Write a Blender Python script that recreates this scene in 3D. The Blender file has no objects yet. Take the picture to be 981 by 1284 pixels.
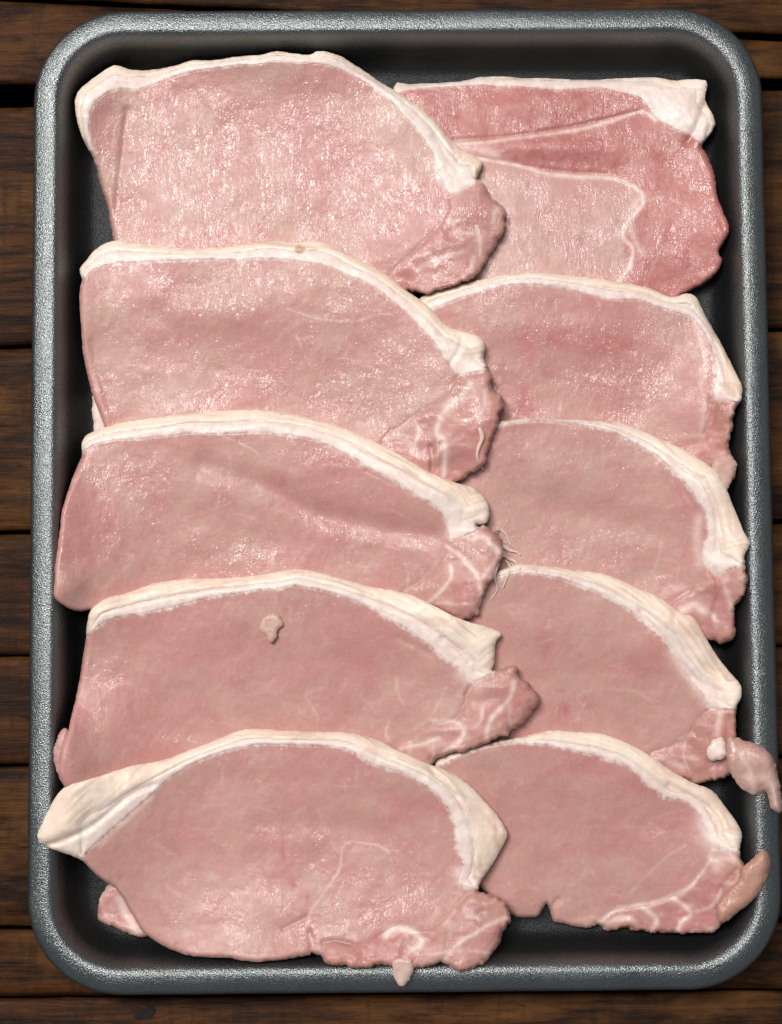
import bpy, math
import numpy as np

# ------------------------------------------------------------------ camera, world, lamps, exposure
SC = bpy.context.scene
COL = SC.collection
FPX, CX, CY = 1600.0, 490.5, 642.0            # focal length and centre in photo pixels (981 x 1284)
CAM = np.array([-0.00588781, -0.03204631, 0.45943009])
EUL = (0.0558301, -0.00427065, -0.00778433)
cam = bpy.data.cameras.new('camera')
cam.sensor_fit = 'HORIZONTAL'; cam.sensor_width = 36.0; cam.lens = FPX / 981.0 * 36.0
cam.clip_start = 0.01; cam.clip_end = 20
co = bpy.data.objects.new('camera', cam); COL.objects.link(co)
co.location = CAM; co.rotation_euler = EUL
SC.camera = co

world = bpy.data.worlds.new('World'); SC.world = world; world.use_nodes = True
bg = world.node_tree.nodes['Background']
bg.inputs[0].default_value = (0.86, 0.93, 1.0, 1); bg.inputs[1].default_value = 0.225


def area(name, loc, target, size, watts, col, size_y=None):
    l = bpy.data.lights.new(name, 'AREA'); l.energy = watts; l.color = col
    l.shape = 'RECTANGLE'; l.size = size; l.size_y = size_y or size
    o = bpy.data.objects.new(name, l); COL.objects.link(o)
    o.location = loc
    d = np.array(target, float) - np.array(loc, float)
    import mathutils
    o.rotation_euler = mathutils.Vector(d).to_track_quat('-Z', 'Y').to_euler()
    return o


area('window_light', (-0.62, 0.58, 1.42), (0, 0, 0.02), 0.38, 20.0, (1.0, 0.975, 0.935))
area('overhead_light', (-0.26, 0.46, 1.50), (0, 0, 0.02), 0.50, 13.5, (1.0, 0.965, 0.92))

SC.view_settings.view_transform = 'Standard'; SC.view_settings.look = 'None'
SC.view_settings.exposure = 0.0; SC.view_settings.gamma = 1.0
SC.view_settings.use_curve_mapping = False
SC.cycles.use_denoising = True
SC.cycles.max_bounces = 8

# ------------------------------------------------------------------ maths helpers
ca, sa = math.cos(EUL[0]), math.sin(EUL[0])
cb, sb = math.cos(EUL[1]), math.sin(EUL[1])
cc, sc_ = math.cos(EUL[2]), math.sin(EUL[2])
ROT = (np.array([[cc, -sc_, 0], [sc_, cc, 0], [0, 0, 1.]]) @ np.array([[cb, 0, sb], [0, 1, 0], [-sb, 0, cb]])
       @ np.array([[1, 0, 0], [0, ca, -sa], [0, sa, ca]]))
UNIT = 0.000283                                # metres that one photo pixel spans on the tray


def P(px, py, z):
    """point at height z (metres) that the photograph shows at pixel px, py"""
    px = np.asarray(px, float); py = np.asarray(py, float); z = np.asarray(z, float)
    px, py, z = np.broadcast_arrays(px, py, z)
    d = np.stack([(px - CX) / FPX, -(py - CY) / FPX, -np.ones_like(px)], -1) @ ROT.T
    t = (z - CAM[2]) / d[..., 2]
    return CAM + d * t[..., None]


rng = np.random.default_rng(7)
TAB = rng.random((256, 256))


def vnoise(x, y, seed=0):
    x = x + seed * 17.31; y = y + seed * 41.77
    xi = np.floor(x).astype(int); yi = np.floor(y).astype(int)
    fx = x - xi; fy = y - yi
    fx = fx * fx * fx * (fx * (fx * 6 - 15) + 10); fy = fy * fy * fy * (fy * (fy * 6 - 15) + 10)
    a = TAB[xi & 255, yi & 255]; b = TAB[(xi + 1) & 255, yi & 255]
    c = TAB[xi & 255, (yi + 1) & 255]; d = TAB[(xi + 1) & 255, (yi + 1) & 255]
    return (a + (b - a) * fx + (c - a) * fy + (a - b - c + d) * fx * fy) * 2 - 1


def fbm(x, y, seed=0, n=3):
    s = 0; a = 1.0; t = 0
    for i in range(n):
        s = s + a * vnoise(x * 2 ** i, y * 2 ** i, seed + i * 3.7); t += a; a *= .5
    return s / t


def sstep(x, a, b):
    t = np.clip((x - a) / (b - a), 0, 1)
    return t * t * (3 - 2 * t)


def smooth_line(pts, closed, n=3):
    p = np.asarray(pts, float); N = len(p); out = []
    for i in range(N if closed else N - 1):
        if closed:
            a, b, c, d = p[i - 1], p[i], p[(i + 1) % N], p[(i + 2) % N]
        else:
            a, b, c, d = p[max(i - 1, 0)], p[i], p[i + 1], p[min(i + 2, N - 1)]
        for k in range(n):
            t = k / n
            out.append(0.5 * ((2 * b) + (c - a) * t + (2 * a - 5 * b + 4 * c - d) * t * t + (-a + 3 * b - 3 * c + d) * t ** 3))
    if not closed:
        out.append(p[-1])
    return np.array(out)


def dist_line(pts, X, Y, closed=False):
    n = len(pts); D = np.full(X.shape, 1e9)
    for i in range(n if closed else n - 1):
        a = pts[i]; b = pts[(i + 1) % n]; e = b - a; L = e @ e
        if L < 1e-9:
            continue
        t = np.clip(((X - a[0]) * e[0] + (Y - a[1]) * e[1]) / L, 0, 1)
        D = np.minimum(D, (X - a[0] - t * e[0]) ** 2 + (Y - a[1] - t * e[1]) ** 2)
    return np.sqrt(D)


def inside(pts, X, Y):
    r = np.zeros(X.shape, bool); n = len(pts)
    for i in range(n):
        a = pts[i]; b = pts[(i + 1) % n]
        if a[1] == b[1]:
            continue
        c = ((a[1] > Y) != (b[1] > Y)) & (X < (b[0] - a[0]) * (Y - a[1]) / (b[1] - a[1]) + a[0])
        r ^= c
    return r


def sdf(pts, X, Y):
    d = dist_line(pts, X, Y, True)
    return np.where(inside(pts, X, Y), d, -d)


def blur(a, n=1):
    for _ in range(n):
        b = np.pad(a, 1, mode='edge')
        a = (b[:-2, 1:-1] + b[2:, 1:-1] + b[1:-1, :-2] + b[1:-1, 2:] + 2 * a) / 6
    return a


def link_mesh(name, V, faces4, mat, parent=None, attrs=None, origin=None, faces_list=None, smooth=True):
    """ONE mesh object from arrays; V in world metres, stored relative to the parent thing"""
    me = bpy.data.meshes.new(name)
    o0 = np.array(parent.location) if (parent is not None and origin is None) else (np.zeros(3) if origin is None else np.array(origin))
    if parent is not None and parent.parent is not None:
        o0 = o0 + np.array(parent.parent.location)
    V = np.asarray(V, float) - o0
    if faces_list is not None:
        me.from_pydata([tuple(v) for v in V], [], faces_list)
    else:
        F = np.asarray(faces4, np.int32)
        me.vertices.add(len(V)); me.vertices.foreach_set('co', V.astype(np.float32).ravel())
        me.loops.add(F.size); me.loops.foreach_set('vertex_index', F.ravel())
        me.polygons.add(len(F)); me.polygons.foreach_set('loop_start', np.arange(0, F.size, 4, dtype=np.int32))
        me.update(calc_edges=True); me.validate()
    if attrs:
        for k, a in attrs.items():
            at = me.attributes.new(k, 'FLOAT_COLOR', 'POINT')
            at.data.foreach_set('color', np.asarray(a, np.float32).ravel())
    if smooth:
        me.polygons.foreach_set('use_smooth', np.ones(len(me.polygons), bool))
    me.materials.append(mat)
    o = bpy.data.objects.new(name, me); COL.objects.link(o)
    if parent is not None:
        o.parent = parent
    elif origin is not None:
        o.location = origin
    return o


def thing(name, label, cat, loc, group=None):
    o = bpy.data.objects.new(name, None); COL.objects.link(o)
    o.empty_display_size = 0.02
    o.location = loc; o['label'] = label; o['category'] = cat
    if group:
        o['group'] = group
    return o


# ------------------------------------------------------------------ materials
class NT:
    def __init__(s, name):
        s.m = bpy.data.materials.new(name); s.m.use_nodes = True
        s.t = s.m.node_tree; s.b = s.t.nodes['Principled BSDF']

    def n(s, typ, **kw):
        x = s.t.nodes.new(typ)
        for k, v in kw.items():
            setattr(x, k, v)
        return x

    def l(s, a, b):
        s.t.links.new(a, b)

    def val(s, sock, v):
        if isinstance(v, bpy.types.NodeSocket):
            s.l(v, sock)
        else:
            sock.default_value = v

    def math(s, op, a, b=0.0, c=0.0):
        x = s.n('ShaderNodeMath', operation=op)
        s.val(x.inputs[0], a); s.val(x.inputs[1], b); s.val(x.inputs[2], c)
        return x.outputs[0]

    def mix(s, f, a, b, typ='MIX'):
        x = s.n('ShaderNodeMix', data_type='RGBA', blend_type=typ)
        s.val(x.inputs[0], f); s.val(x.inputs[6], a); s.val(x.inputs[7], b)
        return x.outputs[2]

    def ramp(s, f, a, b, lo=0.0, hi=1.0):
        x = s.n('ShaderNodeMapRange'); x.interpolation_type = 'SMOOTHSTEP'
        s.val(x.inputs[0], f); x.inputs[1].default_value = a; x.inputs[2].default_value = b
        x.inputs[3].default_value = lo; x.inputs[4].default_value = hi
        return x.outputs[0]

    def pos(s, scale=(1, 1, 1), rot=(0, 0, 0)):
        g = s.n('ShaderNodeNewGeometry'); m = s.n('ShaderNodeMapping')
        m.inputs['Scale'].default_value = scale; m.inputs['Rotation'].default_value = rot
        s.l(g.outputs['Position'], m.inputs[0]); return m.outputs[0]

    def noise(s, vec, scale, detail=3, rough=0.55, dist=0.0, lac=2.0):
        x = s.n('ShaderNodeTexNoise'); s.l(vec, x.inputs['Vector'])
        x.inputs['Scale'].default_value = scale; x.inputs['Detail'].default_value = detail
        x.inputs['Roughness'].default_value = rough; x.inputs['Distortion'].default_value = dist
        x.inputs['Lacunarity'].default_value = lac
        return x.outputs['Fac']

    def vor(s, vec, scale, feature='F1', rnd=1.0):
        x = s.n('ShaderNodeTexVoronoi', feature=feature); s.l(vec, x.inputs['Vector'])
        x.inputs['Scale'].default_value = scale; x.inputs['Randomness'].default_value = rnd
        return x

    def bump(s, h, strength, dist, normal=None):
        x = s.n('ShaderNodeBump'); s.val(x.inputs['Strength'], strength); s.val(x.inputs['Distance'], dist)
        s.val(x.inputs['Height'], h)
        if normal is not None:
            s.l(normal, x.inputs['Normal'])
        return x.outputs[0]


def meat_material():
    k = NT('raw_pork')
    a = k.n('ShaderNodeAttribute', attribute_name='tissue'); s1 = k.n('ShaderNodeSeparateColor'); k.l(a.outputs['Color'], s1.inputs[0])
    a2 = k.n('ShaderNodeAttribute', attribute_name='marks'); s2 = k.n('ShaderNodeSeparateColor'); k.l(a2.outputs['Color'], s2.inputs[0])
    fat, cream, red = s1.outputs[0], s1.outputs[1], s1.outputs[2]; wet = a.outputs['Alpha']
    line, spot, brown = s2.outputs[0], s2.outputs[1], s2.outputs[2]
    p = k.pos()
    n1 = k.noise(p, 38, 4, .6, .4); n2 = k.noise(p, 190, 4, .6, .6); n3 = k.noise(p, 1000, 3, .65); n4 = k.noise(p, 85, 3, .6)
    # muscle fibres: stretched noise running down and along the slices
    pf = k.pos((1.0, 0.30, 0.6), (0, 0, math.radians(22)))
    ph = k.pos((0.32, 1.0, 0.6), (0, 0, math.radians(12)))
    f1 = k.noise(pf, 1250, 3, .6, .6); f2 = k.noise(pf, 520, 3, .6, 1.2); f3 = k.noise(ph, 620, 3, .6, .8)
    pale = k.mix(k.ramp(n1, .36, .66), (0.480, 0.234, 0.213, 1), (0.485, 0.292, 0.248, 1))
    pale = k.mix(k.ramp(n4, .46, .72, 0, .42), pale, (0.45, 0.185, 0.185, 1))
    pale = k.mix(k.ramp(f1, .50, .76, 0, .20), pale, (0.64, 0.42, 0.39, 1))
    pale = k.mix(k.ramp(f3, .50, .80, 0, .08), pale, (0.40, 0.17, 0.165, 1))
    pale = k.mix(k.ramp(n3, .45, .75, 0, .14), pale, (0.68, 0.47, 0.44, 1))
    deep = k.mix(k.ramp(n2, .35, .7), (0.385, 0.112, 0.104, 1), (0.46, 0.185, 0.168, 1))
    deep = k.mix(k.ramp(f2, .5, .8, 0, .15), deep, (0.56, 0.28, 0.27, 1))
    lean = k.mix(red, pale, deep)
    # short white flecks of marbling, lying along the fibres
    v = k.vor(k.pos((.35, 1, 1), (0, 0, .35)), 330, 'F1')
    fl = k.math('MULTIPLY', k.ramp(v.outputs['Distance'], .26, .06), k.ramp(n2, .52, .70))
    lean = k.mix(k.math('MULTIPLY', fl, .22), lean, (0.76, 0.60, 0.56, 1))
    # broken seams
    v2 = k.vor(k.pos((.6, 1, 1), (0, 0, -.4)), 48, 'DISTANCE_TO_EDGE')
    seam = k.math('MULTIPLY', k.ramp(v2.outputs['Distance'], .030, .004), k.ramp(n4, .54, .66))
    lean = k.mix(k.math('MULTIPLY', seam, .12), lean, (0.74, 0.56, 0.52, 1))
    white = k.mix(k.ramp(n2, .35, .7), (0.69, 0.545, 0.50, 1), (0.765, 0.665, 0.62, 1))
    white = k.mix(k.ramp(n3, .55, .8, 0, .4), white, (0.66, 0.48, 0.44, 1))
    crm = k.mix(k.ramp(n1, .35, .65), (0.760, 0.600, 0.495, 1), (0.780, 0.660, 0.565, 1))
    crm = k.mix(k.ramp(n4, .52, .76, 0, .5), crm, (0.72, 0.50, 0.43, 1))
    crm = k.mix(k.ramp(f3, .5, .8, 0, .3), crm, (0.70, 0.52, 0.38, 1))
    f = k.mix(cream, white, crm)
    c = k.mix(fat, lean, f)
    c = k.mix(line, c, (0.76, 0.60, 0.55, 1))
    c = k.mix(spot, c, (0.38, 0.065, 0.07, 1))
    c = k.mix(brown, c, (0.40, 0.20, 0.13, 1))
    k.l(c, k.b.inputs['Base Color'])
    k.b.inputs['Subsurface Weight'].default_value = 0.40
    k.b.inputs['Subsurface Radius'].default_value = (1.0, .5, .4)
    k.b.inputs['Subsurface Scale'].default_value = 0.0016
    k.val(k.b.inputs['Roughness'], k.ramp(n2, .3, .7, .40, .55))
    k.b.inputs['IOR'].default_value = 1.40
    leanness = k.math('SUBTRACT', 1.0, k.math('MULTIPLY', fat, .45))
    soft = k.bump(n2, k.math('SUBTRACT', .22, k.math('MULTIPLY', fat, .13)), .0012)
    h = k.math('ADD', k.math('MULTIPLY', f1, .5), k.math('MULTIPLY', f2, .8))
    h = k.math('ADD', h, k.math('MULTIPLY', f3, .5))
    bs = k.math('MULTIPLY', k.math('ADD', .05, k.math('MULTIPLY', wet, .20)), leanness)
    k.l(k.bump(h, bs, .0014, soft), k.b.inputs['Normal'])
    # wet film: sharp glints off a crinkled, patchy surface
    c1 = k.noise(k.pos((1.0, .30, .7), (0, 0, math.radians(-24))), 400, 2.5, .6, 1.8)
    c2 = k.noise(k.pos((1.0, .55, .7), (0, 0, math.radians(30))), 210, 2, .6, 1.4)
    rid = k.math('ABSOLUTE', k.math('SUBTRACT', c1, .5)); rid2 = k.math('ABSOLUTE', k.math('SUBTRACT', c2, .5))
    hc = k.math('ADD', k.math('MULTIPLY', rid, -1.7), k.math('MULTIPLY', rid2, -1.2))
    hc = k.math('ADD', hc, k.math('MULTIPLY', k.noise(p, 1200, 1, .6), .16))
    hc = k.math('ADD', hc, k.math('MULTIPLY', cream, k.math('MULTIPLY', f3, .5)))
    patch = k.ramp(k.math('ADD', n4, k.math('MULTIPLY', wet, .15)), .47, .66)
    k.val(k.b.inputs['Coat Weight'], k.math('MULTIPLY', k.math('MULTIPLY', k.math('ADD', .38, k.math('MULTIPLY', wet, .52)), k.math('ADD', .10, patch)), k.math('SUBTRACT', 1.0, k.math('MULTIPLY', fat, .6))))
    k.val(k.b.inputs['Coat Roughness'], k.ramp(n1, .35, .65, .15, .23))
    k.b.inputs['Coat IOR'].default_value = 1.5
    k.l(k.bump(hc, k.math('MULTIPLY', k.math('ADD', .55, k.math('MULTIPLY', wet, .45)), leanness), .00062, soft), k.b.inputs['Coat Normal'])
    return k.m


def foam_material():
    k = NT('black_foam')
    p = k.pos()
    a = k.noise(p, 2500, 2, .65); b = k.vor(p, 2200); d = k.noise(p, 300, 3, .55)
    n = k.noise(p, 60, 4, .6)
    g = k.n('ShaderNodeNewGeometry'); sx = k.n('ShaderNodeSeparateXYZ'); k.l(g.outputs['Position'], sx.inputs[0])
    rim_mask = k.ramp(sx.outputs[2], .0125, .0198)             # by height: pressed rim is glossier; also masks the well's painted shade
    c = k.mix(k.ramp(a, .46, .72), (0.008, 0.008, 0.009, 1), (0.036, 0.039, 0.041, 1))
    c = k.mix(k.math('MULTIPLY', k.math('SUBTRACT', 1, rim_mask), .8), c, (0.006, 0.006, 0.0065, 1))  # shade inside the well put into the base colour, darker lower down
    k.l(c, k.b.inputs['Base Color'])
    k.val(k.b.inputs['IOR'], k.math('ADD', 1.36, k.math('MULTIPLY', rim_mask, 1.15)))
    k.val(k.b.inputs['Roughness'], k.math('ADD', k.ramp(n, .3, .7, .27, .36), k.math('MULTIPLY', k.math('SUBTRACT', 1, rim_mask), .10)))
    k.b.inputs['Specular Tint'].default_value = (0.93, 1.0, 1.0, 1)
    h = k.math('ADD', k.math('MULTIPLY', a, 1.0), k.math('MULTIPLY', b.outputs['Distance'], .7))
    h = k.math('ADD', h, k.math('MULTIPLY', d, .7))
    k.l(k.bump(h, .52, .00034), k.b.inputs['Normal'])
    return k.m


def wood_material():
    k = NT('dark_wood')
    oi = k.n('ShaderNodeObjectInfo')
    p = k.pos(); comb = k.n('ShaderNodeVectorMath', operation='ADD')
    off = k.n('ShaderNodeCombineXYZ'); k.l(k.math('MULTIPLY', oi.outputs['Random'], 3.0), off.inputs[0]); k.l(k.math('MULTIPLY', oi.outputs['Random'], 7.0), off.inputs[2])
    k.l(p, comb.inputs[0]); k.l(off.outputs[0], comb.inputs[1])

    def st(sc, rot=0):
        m = k.n('ShaderNodeMapping'); m.inputs['Scale'].default_value = sc; m.inputs['Rotation'].default_value = (0, 0, rot)
        k.l(comb.outputs[0], m.inputs[0]); return m.outputs[0]
    g1 = k.noise(st((1.2, 12, 3)), 13, 5, .62, 1.4); g2 = k.noise(st((4, 60, 10)), 22, 6, .72, .6)
    blot = k.noise(st((1, 2.6, 1)), 17, 5, .65)
    c = k.mix(k.ramp(g1, .34, .68), (0.0095, 0.0036, 0.0018, 1), (0.066, 0.0225, 0.0062, 1))
    c = k.mix(k.ramp(blot, .46, .70, 0, .8), c, (0.115, 0.046, 0.0115, 1))
    c = k.mix(k.ramp(blot, .50, .32, 0, .8), c, (0.010, 0.0055, 0.004, 1))
    c = k.mix(k.ramp(g2, .50, .70, 0, .8), c, (0.009, 0.005, 0.0035, 1))
    sawn = k.noise(st((30, 4, 5), .75), 9, 2, .5)
    c = k.mix(k.ramp(sawn, .54, .74, 0, .5), c, (0.014, 0.0075, 0.0045, 1))
    k.l(c, k.b.inputs['Base Color'])
    k.val(k.b.inputs['Roughness'], k.ramp(g2, .3, .7, .40, .64))
    k.b.inputs['Specular IOR Level'].default_value = .10
    h = k.math('ADD', g1, k.math('MULTIPLY', g2, .9))
    k.l(k.bump(h, .4, .0010), k.b.inputs['Normal'])
    return k.m


def plain(name, col, rough):
    k = NT(name)
    n = k.noise(k.pos(), 400, 4, .6)
    k.l(k.mix(k.ramp(n, .3, .7), col + (1,), tuple(x * .6 for x in col) + (1,)), k.b.inputs['Base Color'])
    k.b.inputs['Roughness'].default_value = rough
    return k.m


PORK = meat_material(); FOAM = foam_material(); WOOD = wood_material()
DARK = plain('dark_gap', (0.012, 0.009, 0.007), .8)
KNOT = plain('knot_wood', (0.010, 0.0055, 0.0035), .95)

# ------------------------------------------------------------------ table
TABLE_Z = 0.0
g = np.array([[-3, -3, -.035], [3, -3, -.035], [3, 3, -.035], [-3, 3, -.035]])
o = link_mesh('ground', g, [[0, 1, 2, 3]], DARK); o['kind'] = 'structure'
tbl = thing('wooden_table', 'dark brown table of rough worn planks with open gaps, under the black tray', 'table', (0, 0, 0))
PLANKS = [((-230, -190), (-4, 44)), ((1, 52), (107, 99)), ((135, 113), (434, 412)), ((438, 416), (666, 652)),
          ((671, 657), (822, 810)), ((824, 812), (958, 947)), ((962, 951), (1162, 1152)), ((1166, 1156), (1250, 1240)),
          ((1252, 1242), (1530, 1520))]
for i, ((a0, a1), (b0, b1)) in enumerate(PLANKS):
    n = 90; x = np.linspace(-420, 1400, n + 1)
    yt = a0 + (a1 - a0) * x / 981; yb = b0 + (b1 - b0) * x / 981
    yt = yt + 1.3 * fbm(x / 40, x * 0 + i, 3); yb = yb + 1.3 * fbm(x / 40, x * 0 + i, 5)
    lift = [0, 0.0006, -.0006, .0004, -.0004, .0003, 0, -.0005, .0002][i]
    prof = [(0, -.022), (0, -.0022), (.25, -.0008), (1.0, 0)]          # offset (in 6 px), height
    rows = []
    for f, z in prof:
        rows.append(P(x, yt + f * 7, z + lift))
    for q in range(1, 6):
        rows.append(P(x, yt + 7 + (yb - yt - 14) * q / 6, .0004 * vnoise(x / 60, x * 0 + q + i * 9, 2) + lift))
    for f, z in prof[::-1]:
        rows.append(P(x, yb - f * 7, z + lift))
    R_ = len(rows); V = np.concatenate(rows)
    F = []
    for r in range(R_):
        r2 = (r + 1) % R_
        for c in range(n):
            F.append((r * (n + 1) + c, r2 * (n + 1) + c, r2 * (n + 1) + c + 1, r * (n + 1) + c + 1))
    link_mesh('plank', V, F, WOOD, tbl)
# knot in the lowest plank
an = np.linspace(0, 2 * np.pi, 25)[:-1]; V = []; 
for r, z in ((1.0, .0003), (.75, .0010), (.45, .0004), (.05, .0003)):
    rr = r * (1 + .18 * vnoise(np.cos(an) * 1.6, np.sin(an) * 1.6, 8))
    V.append(P(183 + rr * 14 * np.cos(an), 1271 + rr * 8.5 * np.sin(an) - rr * 3 * np.cos(an), z))
F = [(r * 24 + c, r * 24 + (c + 1) % 24, (r + 1) * 24 + (c + 1) % 24, (r + 1) * 24 + c) for r in range(3) for c in range(24)]
link_mesh('knot', np.concatenate(V), F, KNOT, tbl)

# ------------------------------------------------------------------ tray
TW, TL, TR = 0.258, 0.3424, 0.033
PROF = np.array([(0, 15.0), (0.1, 16.6), (0.6, 18.4), (1.6, 19.6), (3.0, 20.25), (5.0, 20.85), (7.0, 21.1), (8.4, 20.95), (9.6, 20.1), (10.6, 18.5), (11.7, 15.6),
                 (13.2, 11.6), (14.8, 7.8), (17.0, 5.2), (19.8, 4.1), (24, 4.0)]) * 0.001
PF = smooth_line(PROF, False, 3)
PF = np.maximum.accumulate(PF * [1, 0], 0) + PF * [0, 1]


def rr_inset(X, Y):
    """distance inward from the tray's rounded outer edge"""
    qx = np.abs(X) - (TW / 2 - TR); qy = np.abs(Y) - (TL / 2 - TR)
    return -(np.hypot(np.maximum(qx, 0), np.maximum(qy, 0)) + np.minimum(np.maximum(qx, qy), 0) - TR)


def tray_h(X, Y):
    d = rr_inset(X, Y)
    return np.where(d < 0, 0.0, np.interp(d, PF[:, 0], PF[:, 1]))


def ring(d):
    """outline of the rounded rectangle moved inward by d"""
    w, l, r = TW / 2 - d, TL / 2 - d, max(TR - d, 0.002 + .2 * TR)
    pts = []
    for cx, cy, a0 in ((w - r, l - r, 0), (-(w - r), l - r, 90), (-(w - r), -(l - r), 180), (w - r, -(l - r), 270)):
        for q in range(25):
            t = math.radians(a0 + 90 * q / 24); pts.append((cx + r * math.cos(t), cy + r * math.sin(t)))
    pts = np.array(pts); out = []
    for i in range(len(pts)):
        a, b = pts[i], pts[(i + 1) % len(pts)]
        m = 40 if i % 25 == 24 else 1
        for q in range(m):
            out.append(a + (b - a) * q / m)
    return np.array(out)


def loft(rings):
    n = len(rings[0]); V = np.concatenate(rings); F = []
    for r in range(len(rings) - 1):
        for c in range(n):
            c2 = (c + 1) % n
            F.append((r * n + c, r * n + c2, (r + 1) * n + c2, (r + 1) * n + c))
    return V, F


def tray_rings(prof, cap):
    R_ = []
    for d, z in prof:
        q = ring(d); wob = 0.00025 * vnoise(q[:, 0] * 45, q[:, 1] * 45, 4) * (1 if d < .02 else .3)
        R_.append(np.column_stack([q, np.full(len(q), z) + wob]))
    if cap:
        for s in (.8, .5, .2, .001):
            q = ring(prof[-1][0]) * s
            R_.append(np.column_stack([q, np.full(len(q), prof[-1][1])]))
    return R_


tray = thing('meat_tray', 'black foam meat tray with a thick rounded glittering rim, lying on the wooden planks', 'tray', (0, 0, 0))
split = int(np.argmin(np.abs(PF[:, 0] - .0125)))
under_rim = [(.0125, .0085), (.0100, .0135), (.0070, .0162), (.0040, .0163), (.0015, .0150), (.0002, .0138)]
V, F = loft(tray_rings([tuple(x) for x in under_rim] + [tuple(x) for x in PF[:split + 1]], False))
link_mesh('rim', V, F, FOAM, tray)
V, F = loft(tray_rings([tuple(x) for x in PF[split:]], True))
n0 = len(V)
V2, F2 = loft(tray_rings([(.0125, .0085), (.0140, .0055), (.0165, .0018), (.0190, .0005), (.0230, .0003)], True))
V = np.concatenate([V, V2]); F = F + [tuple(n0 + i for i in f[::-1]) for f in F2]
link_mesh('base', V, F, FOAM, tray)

# ------------------------------------------------------------------ pixel-space height map the chops are laid on, one after another
STEP = 1.75
GX0, GY0 = -49.0, -49.0
NXg, NYg = 616, 792
gx = GX0 + STEP * np.arange(NXg); gy = GY0 + STEP * np.arange(NYg)
GX, GY = np.meshgrid(gx, gy)
z = np.full(GX.shape, .006)
for it in range(14):
    w = P(GX, GY, z); z = z * .4 + .6 * tray_h(w[..., 0], w[..., 1])
H = z / UNIT


def drape(mask, Hs, g=0.04, iters=3000):
    """a limp sheet laid on Hs inside mask"""
    k = 4; ny, nx = Hs.shape; ny2, nx2 = -(-ny // k), -(-nx // k)
    Hp = np.pad(Hs, ((0, ny2 * k - ny), (0, nx2 * k - nx)), mode='edge').reshape(ny2, k, nx2, k)
    Mp = np.pad(mask, ((0, ny2 * k - ny), (0, nx2 * k - nx))).reshape(ny2, k, nx2, k)
    M = Mp.any((1, 3)); Hc = .5 * Hp.max((1, 3)) + .5 * Hp.mean((1, 3))
    M = M | np.pad(M, 1)[2:, 1:-1] | np.pad(M, 1)[:-2, 1:-1] | np.pad(M, 1)[1:-1, 2:] | np.pad(M, 1)[1:-1, :-2]
    U = np.where(M, Hc[M].max(), 0.0); Mf = M.astype(float); Mpad = np.pad(Mf, 1)
    cnt = Mpad[:-2, 1:-1] + Mpad[2:, 1:-1] + Mpad[1:-1, :-2] + Mpad[1:-1, 2:]
    cnt = np.maximum(cnt, 1)
    for _ in range(iters):
        b = np.pad(U, 1)
        a = (b[:-2, 1:-1] + b[2:, 1:-1] + b[1:-1, :-2] + b[1:-1, 2:]) / cnt
        U = np.where(M, np.maximum(Hc, a - g), 0.0)
    # fill outside for interpolation
    F_ = M.copy()
    for _ in range(6):
        b = np.pad(U, 1); m = np.pad(F_.astype(float), 1)
        s = b[:-2, 1:-1] * m[:-2, 1:-1] + b[2:, 1:-1] * m[2:, 1:-1] + b[1:-1, :-2] * m[1:-1, :-2] + b[1:-1, 2:] * m[1:-1, 2:]
        c = m[:-2, 1:-1] + m[2:, 1:-1] + m[1:-1, :-2] + m[1:-1, 2:]
        new = (~F_) & (c > 0)
        U = np.where(new, s / np.maximum(c, 1), U); F_ = F_ | new
    U = blur(U, 9)
    yy = (np.arange(ny) + .5) / k - .5; xx = (np.arange(nx) + .5) / k - .5
    y0 = np.clip(np.floor(yy).astype(int), 0, ny2 - 2); x0 = np.clip(np.floor(xx).astype(int), 0, nx2 - 2)
    fy = np.clip(yy - y0, 0, 1)[:, None]; fx = np.clip(xx - x0, 0, 1)[None]
    a = U[y0][:, x0]; b = U[y0][:, x0 + 1]; c = U[y0 + 1][:, x0]; d = U[y0 + 1][:, x0 + 1]
    R_ = a * (1 - fx) * (1 - fy) + b * fx * (1 - fy) + c * (1 - fx) * fy + d * fx * fy
    return blur(R_, 6)


def edge(d, r):
    t = np.clip(d / r, 0, 1)
    return np.sqrt(np.clip(1 - (1 - t) ** 2, 0, 1))


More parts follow.
